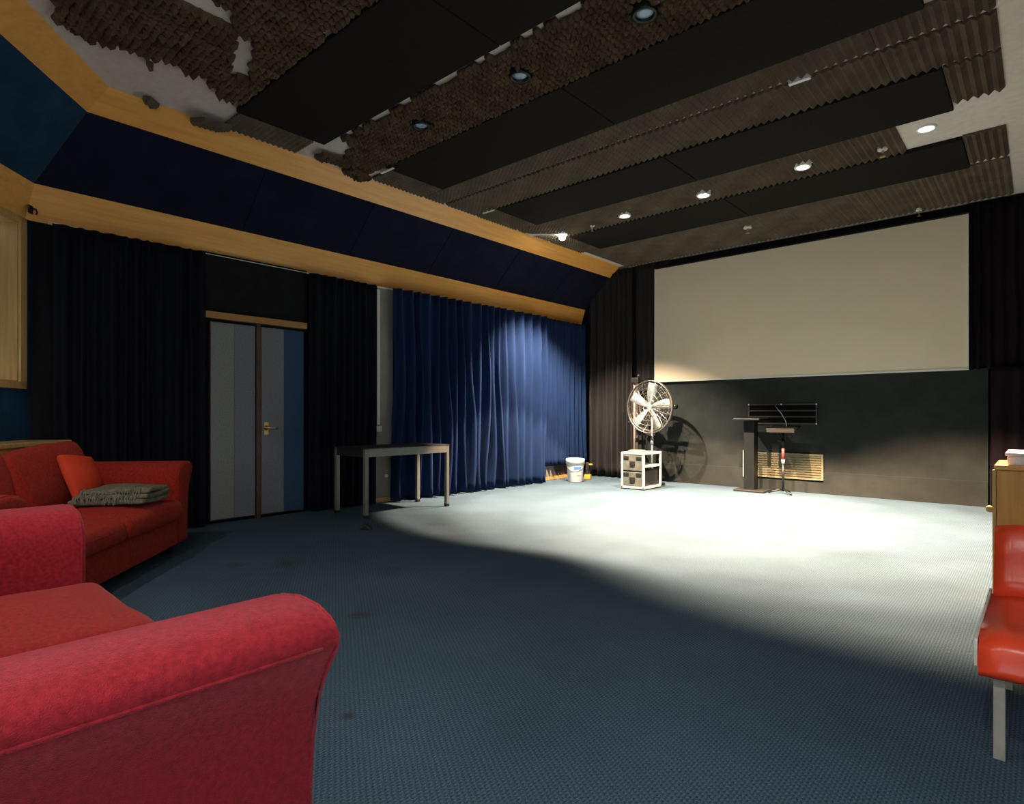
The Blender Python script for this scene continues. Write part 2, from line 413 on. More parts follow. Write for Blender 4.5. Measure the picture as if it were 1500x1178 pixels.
def strip(x0, x1, y0, y1, material, tile=.68, px=.068, py=.055, base=.014, h=.044, holes=(), soft=False, rows=1, cut=None):
    n = max(1, round((x1-x0)/tile)); tw = (x1-x0)/n; th = (y1-y0)/rows
    nx, ny = max(1, round(tw/px)), max(1, round(th/py))
    shared = None
    for r_ in range(rows):
        for k in range(n):
            ox, oy = x0 + k*tw, y0 + r_*th
            def keep(i, j):
                cx, cy = ox + (i+.5)*tw/nx, oy + (j+.5)*th/ny
                for hx, hy, hr in holes:
                    if (cx-hx)**2 + (cy-hy)**2 < hr*hr: return False
                return cut(cx, cy) if cut else True
            flags = [keep(i, j) for i in range(nx) for j in range(ny)]
            if not any(flags): continue
            if all(flags) and shared is not None:
                o = link_copy(shared, ceiling, (ox, oy, ZC))
            else:
                o = mk('foam_tile', foam_bm(nx, ny, (tw-.004)/nx, (th-.004)/ny, base, h, keep if not all(flags) else None, soft, k+r_*31), material, ceiling)
                o.location = (ox, oy, ZC)
                if all(flags) and not soft: shared = o
def inpoly(x, y, P):
    c = False
    for i in range(len(P)):
        (x0, y0), (x1, y1) = P[i], P[i-1]
        if (y0 > y) != (y1 > y) and x < (x1-x0)*(y-y0)/(y1-y0)+x0: c = not c
    return c
LAMPX = [-5.27, -4.15, -3.05, -1.91, -.81]; LAMPY = [7.03, 6.92, 6.90, 6.82, 6.76]
OFFX = [-4.25, -3.05, -1.96]; OFFY = 3.52
holes = [(x, y, .085) for x, y in zip(LAMPX, LAMPY)]
strip(-5.66, -.22, 4.715, 5.035, M['foam'])
strip(-5.66, -.22, 5.085, 5.60, M['foam'])
strip(-5.66, -1.02, 6.46, 7.18, M['foam'], holes=holes)
strip(-5.60, -.25, 8.07, 9.42, M['foam'], rows=2, h=.026)
strip(-.57, -.22, 5.64, 6.33, M['foam'])
strip(-.57, -.245, 7.17, 7.97, M['foam'])
for a, b in ((2.34, 3.06), (3.98, 4.70), (5.63, 6.44), (7.21, 8.05)):
    strip(-5.66, -5.30, a, b, M['foam'], px=.045)
# brown foam row with the unlit lamps, torn at the left end
oh = [(x, OFFY, .10) for x in OFFX]
def torn(cx, cy):
    r = noise.noise(Vector((cx*9, cy*9, 3.1)))
    if cx < -5.05: return cy > 3.30 + (-5.05-cx)*.55 + r*.12 and r > -.42
    return cy > 3.225 + max(0, r)*.05
strip(-5.64, -.30, 3.20, 3.87, M['foam_brown'], px=.052, py=.05, h=.05, holes=oh, soft=True, cut=torn)
B_OUT = [(-3.0,.3), (-4.34,.70), (-4.66,.86), (-5.01,.98), (-5.03,1.10), (-5.11,1.16), (-4.99,1.35), (-4.96,1.56), (-4.99,1.77), (-4.97,1.94), (-5.17,2.06), (-5.24,2.275), (-2.2,2.275), (-2.2,.3)]
B_H1 = [(-3.80,1.22), (-4.18,1.36), (-4.17,1.51), (-4.16,1.64), (-4.20,1.80), (-3.97,1.71), (-4.02,1.62), (-3.96,1.55), (-3.60,1.50)]
B_H2 = [(-4.26,1.86), (-4.18,1.95), (-4.70,2.16), (-4.78,2.02)]
def brown(cx, cy):
    j = noise.noise(Vector((cx*14, cy*14, 0)))*.05
    return inpoly(cx+j, cy+j, B_OUT) and not inpoly(cx, cy, B_H1) and not inpoly(cx, cy, B_H2)
strip(-5.16, -2.3, .35, 2.28, M['foam_brown'], tile=.72, px=.055, py=.055, h=.055, soft=True, rows=3, cut=brown)
# loose pieces hanging at the edge of the oak trim
def loose(loc, rot, nx, ny, sx=.05, mt='foam'):
    o = mk('foam_tile', foam_bm(nx, ny, sx, .05, .03, .04, None, mt == 'foam_brown', nx), M[mt], ceiling)
    o.location = loc; o.rotation_euler = rot
loose((-5.74, 2.08, 3.835), (R(6), R(14), R(8)), 5, 5)
loose((-5.66, 1.68, 3.845), (R(-8), R(10), R(30)), 2, 2, .04)
loose((-5.62, 3.24, 3.845), (R(3), R(9), R(-4)), 4, 7, .05, 'foam_brown')
loose((-5.70, 3.62, 3.845), (R(-4), R(10), R(10)), 4, 5, .05, 'foam_brown')
loose((-5.10, 1.53, 3.850), (0, 0, R(20)), 1, 1, .03, 'foam_brown')
# dark fabric panels, two lengths per row
for (a, b) in ((2.29, 3.15), (3.875, 4.70), (5.615, 6.45), (7.19, 8.055)):
    for (x0, x1) in ((-5.28, -2.92), (-2.91, -.575)):
        mk('fabric_panel', box(BM(), x0, x1, a, b, ZC-.045, ZC-.0005), M['panel_black'], ceiling, bevel=.008)
# small white plates stand in for bare ceiling showing in the gaps
for x, y, l, wdt in ((-1.52, 5.058, .16, .035), (-5.42, 3.93, .22, .03), (-5.50, 5.60, .2, .025)):
    mk('bare_ceiling_plate', box(BM(), x, x+l, y-wdt/2, y+wdt/2, ZC-.05, ZC-.0005), M['white'], ceiling)

# ---- ceiling lamps
def downlight(x, y, lit, label, hot=False, zt=-.062, seat=False, tilt=None, cone=None, watt=None, blend=.1):
    t = thing('downlight', label, 'ceiling lamp', (x, y, ZC), 0, 'recessed ceiling lamps')
    mk('trim_ring', lathe(BM(), [(.058,-.001), (.060,zt+.006), (.064,zt), (.080,zt), (.084,zt+.008), (.084,-.001)], 28, caps=False), M['white'] if lit else M['dark_metal'], t, True)
    mk('lens', lathe(BM(), [(.001, zt+.012), (.03, zt+.012), (.058, zt+.018), (.058, zt+.03)], 24), M['lens'] if hot else M['lens_fill'] if seat else M['lens'] if lit else M['lens_off'], t, True)
    if hot: mk('bulb', lathe(BM(), [(.001,zt-.075), (.03,zt-.068), (.048,zt-.04), (.046,zt-.01), (.03,zt+.012)], 20), M['lens_hot'], t, True)
    if lit:
        ld = bpy.data.lights.new('lamp_beam', 'SPOT'); lo = bpy.data.objects.new('lamp_beam', ld); COL.objects.link(lo)
        lo.parent = t; lo.location = (0, 0, zt-(.085 if hot else .012))
        if tilt: lo.rotation_euler = tilt
        ld.spot_size = R(cone or 83); ld.spot_blend = blend; ld.energy = watt or STAGE_WATT; ld.shadow_soft_size = .035
        ld.color = FILL_COLOR if seat else (1.0, .80, .60) if hot else STAGE_COLOR
    return t
names = ['brightest bare ceiling lamp above the blue curtain, nearest the oak trim', 'lit downlight in the foam, second from the oak trim',
         'lit downlight in the foam, middle one of the stage row', 'lit downlight in the foam, fourth from the oak trim',
         'lit downlight on bare white ceiling at the right end of the row']
cones = [95, 83, 81, 81, 88]
for i, (x, y) in enumerate(zip(LAMPX, LAMPY)):
    t = downlight(x, y, True, names[i], hot=(i == 0), cone=cones[i], tilt=(R(10), 0, 0) if i == 0 else None, blend=(.5, .13, .18, .2, .24)[i], watt=STAGE_WATT*(.72, .85, .95, 1.05, 1.3)[i], zt=-.02 if i == 4 else -.058)
    if i == 0:
        mk('cable', tube(BM(), [(-.34,-.42,-.05), (-.28,-.36,-.075), (-.18,-.28,-.07), (-.06,-.12,-.06), (-.02,-.05,-.05)], .012, 6), M['white'], t, True)
offn = ['unlit lamp in the brown foam, nearest the oak trim', 'unlit lamp in the brown foam with pale lens, middle of the frame', 'unlit lamp in the brown foam cut by the top edge of the picture']
for x, l in zip(OFFX, offn): downlight(x, OFFY, False, l)
for x, l in zip((-3.6, -1.9, -.2), ('added ceiling fill lamp over the far end of the near sofa, out of view', 'added ceiling fill lamp behind the camera, out of view', 'added ceiling fill lamp by the right wall, out of view')):
    downlight(x, -.35, True, l, seat=True, cone=150, blend=1.0, watt=FILL_WATT)  # unseen lamps added to brighten the near sofa and oak trim
def sprinkler(x, y, label, s=1.0):
    t = thing('sprinkler_head', label, 'sprinkler', (x, y, ZC), 0, 'sprinkler heads in the ceiling')
    mk('plate', lathe(BM(), [(.001,-.055), (.04*s,-.055), (.045*s,-.05), (.045*s,-.002)], 16), M['white_metal'], t, True)
    mk('stem', lathe(BM(), [(.012*s,-.055), (.012*s,-.085), (.006*s,-.09), (.006*s,-.115)], 10), M['brass'], t, True)
    mk('deflector', lathe(BM(), [(.001,-.122), (.026*s,-.120), (.026*s,-.115), (.001,-.115)], 14), M['brass'], t)
sprinkler(-3.12, 8.54, 'brass sprinkler head in the front foam row, left of the screen middle', 1.3)
sprinkler(-1.19, 6.91, 'sprinkler head in the lamp row, beside the rightmost lit downlight')
sprinkler(-1.19, 9.28, 'small sprinkler head just above the right half of the screen', .8)
sprinkler(-4.72, 7.0, 'small sprinkler head between the two leftmost lit lamps', .7)

# ================================================================== LEFT WALL
# doors (structure) : each leaf faced with vertical strips of differing tone
XD = -6.50
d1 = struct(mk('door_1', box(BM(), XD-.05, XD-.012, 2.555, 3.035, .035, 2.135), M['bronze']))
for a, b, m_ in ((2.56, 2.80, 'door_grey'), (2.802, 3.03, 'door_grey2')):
    mk('leaf_strip', box(BM(), XD-.012, XD, a, b, .045, 2.13), M[m_], d1, bevel=.003)
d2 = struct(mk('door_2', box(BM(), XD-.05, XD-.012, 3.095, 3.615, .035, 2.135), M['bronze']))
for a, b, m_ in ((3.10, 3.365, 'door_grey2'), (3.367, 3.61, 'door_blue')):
    mk('leaf_strip', box(BM(), XD-.012, XD, a, b, .045, 2.13), M[m_], d2, bevel=.003)
hd = mk('door_handle', lathe(BM(), [(.028,0), (.028,.006), (.012,.01), (.012,.045), (.001,.045)], 18, Matrix.Translation((XD,3.155,1.005)) @ Matrix.Rotation(R(90),4,'Y')), M['brass'], d2, True)
mk('lever', tube(BM(), [(XD+.045,3.15,1.005), (XD+.05,3.19,1.005), (XD+.05,3.27,1.0)], [.011,.011,.008], 8), M['brass'], hd, True)
mk('lock_plate', box(BM(), XD, XD+.006, 3.13, 3.18, .93, 1.07), M['brass'], d2)
ast = struct(mk('trim_4', box(BM(), XD-.05, XD+.012, 3.042, 3.088, 0.0, 2.16), M['bronze'], bevel=.004))
struct(mk('trim_5', box(BM(), XD-.05, XD+.03, 2.50, 3.64, 2.165, 2.235), M['wood_header'], bevel=.004))
mk_panel = struct(mk('wall_door_head', box(BM(), XL, XD-.02, 2.46, 3.66, 2.235, 2.86), M['blackfab']))
struct(mk('wall_door_jamb', box(BM(), XL, XD-.055, 2.46, 3.66, 0, 2.235), M['blackfab']))

# curtains ---------------------------------------------------------------
def curtain(name, label, P0, P1, z0, z1, mt, pitch=.13, amp=.045, seed=0, spread=0.0, hem=None, sag=0.0, group=None, drift=.35):
    P0, P1 = Vector((*P0, 0)), Vector((*P1, 0)); d = P1-P0; Ln = d.length; d.normalize()
    nrm = Vector((d.y, -d.x, 0))
    rnd = random.Random(seed)
    # fold stations with irregular spacing
    u, us = 0.0, []
    while u < Ln + pitch:
        us.append((u, rnd.uniform(.55, 1.15))); u += pitch*rnd.uniform(.55, 1.45)
    cols = []
    for k in range(len(us)-1):
        (a, wa), (b, wb) = us[k], us[k+1]
        for q in range(10):
            f = q/10; cols.append((a+(b-a)*f, (.5-.5*math.cos(2*PI*f))**1.5, wa*(1-f)+wb*f, k))
    cols = [c for c in cols if c[0] <= Ln]
    rows = 22; bm = BM(); grid = []
    for j in range(rows+1):
        v = j/rows; row = []
        for (uu, s, wgt, k) in cols:
            zt = z1 - sag*abs(math.sin(uu*PI/.42))
            zb = z0 + (hem(uu/Ln) if hem else 0) + .012*noise.noise(Vector((uu*6, seed, 0)))
            z = zt + (zb-zt)*v
            am = amp*(.55+.75*v)*wgt
            ph = noise.noise(Vector((k*3.7+seed, v*1.6, 5)))*pitch*drift*v
            n2 = noise.noise(Vector((uu*2.2+seed, v*2.1, 1)))*.03*v
            off = am*(s-.5)*2 + n2 + .008*noise.noise(Vector((uu*17, v*6, seed)))
            p = P0 + d*max(0, min(Ln, uu+ph)) + nrm*off; p.z = z
            row.append(bm.verts.new(p))
        grid.append(row)
    for A, B in zip(grid, grid[1:]):
        for i in range(len(A)-1): bm.faces.new((A[i], A[i+1], B[i+1], B[i]))
    o = mk(name, bm, M[mt], None, True)
    sm = o.modifiers.new('thick', 'SOLIDIFY'); sm.thickness = .004; sm.offset = 0
    return tag(o, label, 'curtain', group)
curtain('velvet_curtain', 'near-black navy curtain behind the far red sofa, left of the grey doors', (-6.46, 1.22), (-6.43, 2.50), .02, 2.83, 'cur_navy', .12, .04, 1)
curtain('velvet_curtain', 'dark navy curtain between the grey doors and the pale column', (-6.44, 3.66), (-6.44, 4.62), .02, 2.83, 'cur_navy', .12, .04, 2)
curtain('velvet_curtain', 'long blue velvet curtain hanging to the floor behind the table', (-6.38, 4.84), (-6.34, 8.0), .015, 2.83, 'cur_blue', .165, .10, 3, drift=1.2)
curtain('velvet_curtain', 'short bright blue curtain ending above the skirting behind the white bucket', (-6.41, 8.03), (-6.41, 9.30), .26, 2.83, 'cur_blue', .11, .045, 4)
curtain('stage_curtain', 'grey-black curtain in the corner left of the fan, lit from above', (-6.42, 9.40), (-5.50, 9.40), .03, 3.80, 'cur_black', .12, .05, 5)
curtain('stage_curtain', 'black curtain between the corner curtain and the left edge of the screen', (-5.47, 9.50), (-4.80, 9.50), 1.70, 3.82, 'cur_black', .10, .022, 6)
curtain('stage_curtain', 'dark plum curtain beside the right edge of the screen', (-.72, 9.50), (.45, 9.50), 1.72, 3.82, 'cur_plum', .13, .03, 7)
curtain('stage_curtain', 'black curtain falling to the floor at the right end of the stage wall', (-.47, 9.44), (.95, 9.44), .02, 1.75, 'cur_plum', .13, .02, 8)

# pale column between the curtains, with conduit, socket and skirting
column = struct(mk('wall_column', box(BM(), XL, -6.53, 4.64, 4.93, 0, 2.85), M['greywall'], bevel=.004))
cd = tag(mk('cable_conduit', box(BM(), -6.53, -6.508, 4.655, 4.70, 1.02, 2.80), M['white_metal'], None, bevel=.003), 'slim pale conduit running down the column between the curtains', 'conduit')
so = thing('wall_socket', 'white wall socket low on the column, seen under the table', 'socket', (-6.53, 4.80, .34))
mk('plate', box(BM(), 0, .01, -.035, .035, -.03, .04), M['greywall'], so, bevel=.003)
mk('plug', lathe(BM(), [(.02,0), (.022,.03), (.001,.034)], 14, Matrix.Rotation(R(90),4,'Y')), M['white'], so)
jb = tag(mk('junction_box', box(BM(), -6.53, -6.49, 4.635, 4.715, .93, 1.01), M['white_metal'], None, bevel=.004), 'small pale junction box at the lower end of the column conduit', 'box')
struct(mk('baseboard_left', box(BM(), XL, -6.50, 4.60, 9.55, 0, .06), M['oak_pale'], bevel=.004))
# radiator box behind the short curtain
rd = thing('convector_heater', 'low grey convector casing under the short blue curtain', 'heater', (-6.53, 8.1, .06))
mk('casing', box(BM(), -.09, .03, 0, .33, .0, .24), M['greywall'], rd, bevel=.008)
mk('casing', box(BM(), -.09, .0, .35, 1.0, .0, .20), M['brownwood'], rd, bevel=.006)

# ================================================================== FRONT WALL
low = struct(mk('wall_stage', box(BM(), -5.40, -.50, 9.49, YF, 0, 1.735), M['greyfab']))
struct(mk('trim_6', box(BM(), -5.56, -5.402, 9.46, YF, 0, 1.735), M['brownwood']))
struct(mk('baseboard_front', box(BM(), -5.40, -.50, 9.478, 9.49, 0, .32), M['greyfab'], bevel=.004))
scr = thing('projection_screen', 'wide off-white projection screen high on the front wall', 'screen', (-2.875, 9.46, 1.745))
mk('surface', box(BM(), -2.165, 2.165, -.02, 0.0, 0, 1.945), M['screen'], scr)
mk('border', box(BM(), -2.185, -2.165, -.028, .01, -.01, 1.955), M['screen_edge'], scr)
mk('border', box(BM(), 2.165, 2.185, -.028, .01, -.01, 1.955), M['screen_edge'], scr)
mk('border', box(BM(), -2.185, 2.185, -.028, .01, -.025, -.001), M['screen_edge'], scr)
mk('border', box(BM(), -2.185, 2.185, -.028, .01, 1.946, 1.965), M['black_plastic'], scr)
mk('bracket', box(BM(), -1.6, 1.6, .01, .05, .2, .3), M['dark_metal'], scr)
# vents
v1 = thing('wall_vent', 'dark open vent slot in the charcoal wall above the lectern', 'vent', (-2.955, 9.49, 1.165))
mk('recess', box(BM(), -.48, .48, -.004, 0.0, -.135, .135), M['void'], v1)
for a in ((-.50,.50,.135,.155), (-.50,.50,-.155,-.135), (-.50,-.48,-.135,.135), (.48,.50,-.135,.135)):
    mk('frame', box(BM(), a[0], a[1], -.018, 0.0, a[2], a[3]), M['vent'], v1)
for z in (-.05, .04): mk('slat', box(BM(), -.478, .478, -.014, -.005, z, z+.018), M['vent'], v1)
for x, z in ((-.49,.145), (0,.145), (.49,.145), (.49,-.145)):
    mk('screw', lathe(BM(), [(.012,0), (.010,.006), (.001,.008)], 10, Matrix.Translation((x,-.018,z)) @ Matrix.Rotation(R(90),4,'X')), M['alu'], v1)
v2 = thing('wall_grille', 'tan louvred grille low in the charcoal wall behind the music stand', 'vent', (-2.86, 9.478, .385))
mk('backing', box(BM(), -.47, .47, -.006, 0.0, -.165, .165), M['tan'], v2)
for a in ((-.49,.49,.165,.19), (-.49,.49,-.19,-.165), (-.49,-.465,-.165,.165), (.465,.49,-.165,.165)):
    mk('frame', box(BM(), a[0], a[1], -.022, 0.0, a[2], a[3]), M['tan_edge'], v2)
for k in range(9):
    z = -.15+k*.036
    mk('louvre', box(BM(), -.463, .463, -.016, -.007, z, z+.024), M['tan'], v2)

# ================================================================== STAGE OBJECTS
# lectern
L1 = thing('lectern', 'slim black lectern with flat top in front of the wall vent', 'lectern', (-3.28, 9.12, 0))
mk('base', box(BM(), -.21, .24, -.17, .19, 0, .03), M['black_plastic'], L1, bevel=.006)
mk('column', box(BM(), -.09, .065, -.06, .10, .03, 1.07), M['dark_metal'], L1, bevel=.006)
mk('side_rail', box(BM(), -.10, -.09, -.065, .02, .22, .62), M['alu'], L1)
mk('top', box(BM(), -.20, .19, -.20, .17, 1.07, 1.095, Matrix.Rotation(R(0),4,'X')), M['dark_metal'], L1, bevel=.005)
mk('lip', box(BM(), -.20, .19, .155, .17, 1.095, 1.115), M['dark_metal'], L1)
# music stand
MS = thing('music_stand', 'music stand with a red taped pole and tripod foot, right of the lectern', 'music stand', (-2.82, 9.12, 0))
mk('pole', tube(BM(), [(0,0,.04), (0,0,.44)], .016, 10), M['dark_metal'], MS, True)
mk('band', tube(BM(), [(0,0,.44), (0,0,.50)], .021, 10), M['white'], MS, True)
mk('tape', tube(BM(), [(0,0,.50), (0,0,.66)], .019, 10), M['red_tape'], MS, True)
mk('upper_pole', tube(BM(), [(0,0,.66), (0,0,.92)], .012, 10), M['dark_metal'], MS, True)
mk('clutch', tube(BM(), [(0,0,.72), (0,0,.80)], .022, 10), M['dark_metal'], MS, True)
mk('knob', tube(BM(), [(-.07,0,.775), (-.01,0,.775)], .012, 8), M['dark_metal'], MS)
mk('desk', box(BM(), -.18, .20, -.16, .16, -.008, .008, Matrix.Translation((0,0,.95)) @ Matrix.Rotation(R(14),4,'X')), M['dark_metal'], MS, bevel=.004)
mk('ledge', box(BM(), -.18, .20, -.17, -.155, -.01, .045, Matrix.Translation((0,0,.95)) @ Matrix.Rotation(R(14),4,'X')), M['vent'], MS)
mk('strut', tube(BM(), [(-.10,0,.94), (-.02,0,.80)], .008, 6), M['dark_metal'], MS)
for k in range(3):
    a = R(200 + 120*k)
    mk('leg', tube(BM(), [(0,0,.075), (.10*math.cos(a),.10*math.sin(a),.04), (.20*math.cos(a),.20*math.sin(a),.012)], .012, 6), M['dark_metal'], MS, True)
MIC = thing('gooseneck_microphone', 'thin gooseneck microphone rising over the music stand desk', 'microphone', (-2.80, 9.17, .980))
mk('neck', tube(BM(), [(.02,-.02,0), (0,0,.08), (-.06,0,.19), (-.13,0,.28)], .005, 6), M['alu'], MIC, True)
mk('capsule', tube(BM(), [(-.13,0,.28), (-.15,0,.315)], .011, 8), M['black_plastic'], MIC, True)

# equipment case with fan pole behind
EC = thing('equipment_case', 'pale framed equipment case with two drawers below the fan', 'equipment case', (-4.71, 8.36, 0))
X0, X1, Y0, Y1, H = -.20, .20, -.28, .28, .54
for x in (X0, X1-.03):
    for y in (Y0, Y1-.03): mk('post', box(BM(), x, x+.03, y, y+.03, .02, H), M['white_metal'], EC, bevel=.003)
for x in (X0+.015, X1-.015):
    for y in (Y0+.015, Y1-.015): mk('foot', lathe(BM(), [(.018,0), (.018,.02)], 10, Matrix.Translation((x,y,0))), M['black_plastic'], EC)
mk('top', box(BM(), X0, X1, Y0, Y1, H, H+.03), M['white_metal'], EC, bevel=.004)
mk('bottom', box(BM(), X0, X1, Y0, Y1, .02, .05), M['white_metal'], EC)
mk('back_panel', box(BM(), X0, X0+.012, Y0+.03, Y1-.03, .05, H), M['case'], EC)
mk('shelf', box(BM(), X0+.02, X1-.004, Y0+.03, Y1-.006, .345, .375), M['white_metal'], EC)
mk('inner_box', box(BM(), X0+.03, X1-.03, Y0+.07, Y1-.07, .05, .30), M['black_plastic'], EC, bevel=.01)
for z0, z1 in ((.055,.27), (.29,.525)):
    dr = mk('drawer', box(BM(), X0+.034, X1-.034, Y0+.002, Y0+.07, z0, z1), M['case'], EC, bevel=.006)
    zc = (z0+z1)/2
    mk('handle', box(BM(), -.045, .045, Y0-.014, Y0+.002, zc-.03, zc+.03), M['black_plastic'], dr, bevel=.004)
    for x in (-.11, .11): mk('latch', box(BM(), x-.045, x+.045, Y0-.008, Y0+.002, z1-.05, z1-.012), M['black_plastic'], dr)
mk('coil_tray', lathe(BM(), [(.001,H+.03), (.13,H+.03), (.15,H+.045), (.12,H+.06), (.001,H+.055)], 20, Matrix.Translation((-.03,-.08,0))), M['tan_edge'], EC, True)

FAN = thing('pedestal_fan', 'large metal pedestal fan with five pale blades and wire guard', 'fan', (-4.86, 8.92, 0))
mk('base', lathe(BM(), [(.24,0), (.24,.02), (.20,.035), (.03,.05), (.001,.05)], 28), M['dark_metal'], FAN, True)
mk('pole', tube(BM(), [(0,.06,.04), (0,.06,1.26)], .017, 10), M['alu'], FAN, True)
mk('collar', tube(BM(), [(0,.06,.66), (0,.06,.76)], .028, 10), M['alu'], FAN, True)
FC = Vector((0, -.02, 1.285)); FR = .435
FM = Matrix.Translation(FC) @ Matrix.Rotation(R(-6),4,'Z') @ Matrix.Rotation(R(90),4,'X')    # local z -> -y (towards the seats)
bm = BM()
mk('motor', lathe(BM(), [(.001,-.24), (.06,-.24), (.075,-.20), (.075,-.06), (.04,-.04), (.001,-.03)], 20, FM), M['alu'], FAN, True)
mk('hub', lathe(BM(), [(.001,.045), (.04,.04), (.05,.02), (.05,-.03), (.001,-.03)], 18, FM), M['alu'], FAN, True)
for k in range(5):
    a0 = R(72*k + 80)
    secs = []
    for r_, wd, tw in ((.05,.05,34), (.12,.085,30), (.22,.115,25), (.35,.135,20), (.395,.115,18)):
        pts = []
        for s, th in ((-1,.0025), (1,.0025), (1,-.0025), (-1,-.0025)):
            p = Matrix.Rotation(a0 ,4,'Z') @ Matrix.Rotation(R(tw),4,'X') @ Vector((0, s*wd/1.6, th)); p += Matrix.Rotation(a0,4,'Z') @ Vector((r_,0,0))
            pts.append(FM @ p)
        secs.append(pts)
    mk('blade', loft(BM(), secs), M['alu'], FAN, True)
guard = mk('guard_rim', lathe(BM(), [(FR-.004,-.03), (FR+.002,-.03), (FR+.004,0), (FR+.002,.03), (FR-.004,.03), (FR-.002,0), (FR-.004,-.03)], 48, FM, caps=False), M['wire'], FAN, True)
for side, zz in (('front_guard', .085), ('rear_guard', -.085)):
    bm = BM()
    for q in (.07, .15, .23, .31, .39):
        zq = zz*(1-(q/FR)**4)
        tube(bm, [FM @ Vector((q*math.cos(2*PI*k/40), q*math.sin(2*PI*k/40), zq)) for k in range(40)], .0022, 4, True)
    for k in range(20):
        a = 2*PI*k/20
        tube(bm, [FM @ Vector((q*math.cos(a), q*math.sin(a), zz*(1-(q/FR)**4))) for q in (.05,.15,.25,.33,.40,.434)], .0022, 4)
    mk(side, bm, M['wire'], FAN)
mk('bracket', tube(BM(), [FM @ Vector((-.02,0,-.10)), FM @ Vector((.44,.0,-.10))], .022, 8), M['dark_metal'], FAN, True)
mk('bracket_cap', tube(BM(), [FM @ Vector((.38,.0,-.10)), FM @ Vector((.45,.0,-.10))], .04, 10), M['dark_metal'], FAN, True)
mk('yoke', box(BM(), -.30, .05, .05, .09, .80, .90), M['black_plastic'], FAN, bevel=.01)

LS = thing('clamp_stand', 'slim pale stand with a black clamp head, left behind the fan', 'stand', (-5.32, 9.20, 0))
mk('pole', tube(BM(), [(0,0,.03), (0,0,1.72)], .017, 8), M['greywall'], LS, True)
mk('clamp', box(BM(), -.05, .09, -.05, .05, 1.70, 1.80), M['black_plastic'], LS, bevel=.015)
mk('clamp_knob', lathe(BM(), [(.03,0), (.035,.02), (.03,.05), (.001,.05)], 12, Matrix.Translation((.10,-.03,1.80))), M['black_plastic'], LS)
mk('cross_arm', tube(BM(), [(-.12,0,1.02), (.06,0,1.02)], .022, 8), M['black_plastic'], LS)
for k in range(3):
    a = R(30+120*k)
    mk('leg', tube(BM(), [(0,0,.30), (.14*math.cos(a), .14*math.sin(a), .012)], .009, 6), M['dark_metal'], LS)

# bucket
BK = thing('plastic_bucket', 'white plastic bucket with lid and blue label on the carpet', 'bucket', (-6.03, 8.42, 0))
mk('body', lathe(BM(), [(.001,.002), (.125,.002), (.13,.01), (.145,.30), (.15,.31)], 32), M['white'], BK, True)
mk('lid', lathe(BM(), [(.150,.305), (.162,.308), (.163,.385), (.158,.395), (.14,.398), (.13,.388), (.001,.388)], 32, caps=False), M['white'], BK, True)
def arc_patch(r, a0, a1, z0, z1, n=8):
    bm = BM(); f = []
    for k in range(n+1):
        a = R(a0+(a1-a0)*k/n)
        f.append([bm.verts.new((r*math.cos(a), r*math.sin(a), z0)), bm.verts.new(((r+.0025)*math.cos(a), (r+.0025)*math.sin(a), z1))])
    for A, B in zip(f, f[1:]): bm.faces.new((A[0], B[0], B[1], A[1]))
    return bm
ca = math.degrees(math.atan2(-8.42, 6.03))
mk('label', arc_patch(.1455, ca-8, ca+45, .205, .262), M['blue_label'], BK, True)
mk('label_print', arc_patch(.1435, ca+5, ca+42, .12, .165), mat('label_grey', (.45,.47,.42), .6), BK, True)
mk('handle', tube(BM(), [(.152*math.cos(R(a)), .152*math.sin(R(a)), .30-.10*math.sin(R((a-ca+90)))) for a in [ca-90+15*k for k in range(13)]], .004, 6), M['alu'], BK, True)
TB = thing('cordless_tool', 'small black and orange tool standing just right of the bucket', 'tool', (-6.08, 8.86, 0), R(20))
mk('body', box(BM(), -.03, .03, -.025, .025, .085, .30), M['black_plastic'], TB, bevel=.012)
mk('base', box(BM(), -.05, .06, -.05, .05, 0, .085), M['orange'], TB, bevel=.012)
mk('nozzle', tube(BM(), [(.02,0,.265), (.09,0,.265)], .015, 10), M['orange'], TB, True)

# table
TA = thing('long_table', 'plain dark-topped table with grey steel frame beside the blue curtain', 'table', (-5.85, 4.46, 0))
tx0, tx1, ty0, ty1, tz = -.36, .27, -.63, .63, .78
mk('tabletop', box(BM(), tx0, tx1, ty0, ty1, tz-.010, tz), M['tabletop'], TA, bevel=.002)
for x in (tx0+.005, tx1-.05):
    for y in (ty0+.005, ty1-.05):
        lg = mk('leg', box(BM(), x, x+.045, y, y+.045, .012, tz-.010), M['table'], TA, bevel=.003)
        mk('foot', box(BM(), x-.002, x+.047, y-.002, y+.047, 0, .035), M['black_plastic'], lg, bevel=.003)
for x in (tx0+.01, tx1-.033): mk('side_rail', box(BM(), x, x+.03, ty0+.05, ty1-.05, tz-.10, tz-.010), M['table'], TA, bevel=.003)
for y in (ty0+.01, ty1-.035): mk('end_rail', box(BM(), tx0+.05, tx1-.05, y, y+.03, tz-.10, tz-.010), M['tabletop'], TA, bevel=.003)  # shade painted in: end rails take the dark top colour, not frame grey
WD = thing('door_stop', 'small black wedge door stop on the carpet before the table', 'door stop', (-5.08, 3.50, 0), R(40))
bm = BM(); loft(bm, [[(-.055,y,0), (.055,y,0), (.05,y,.012), (.0,y,.055), (-.05,y,.012)] for y in (-.045,.045)]); mk('wedge', bm, M['black_plastic'], WD, bevel=.006)
mk('ring', tube(BM(), [(.016*math.cos(2*PI*k/14), 0, .064+.016*math.sin(2*PI*k/14)) for k in range(14)], .004, 6, True), M['black_plastic'], WD)

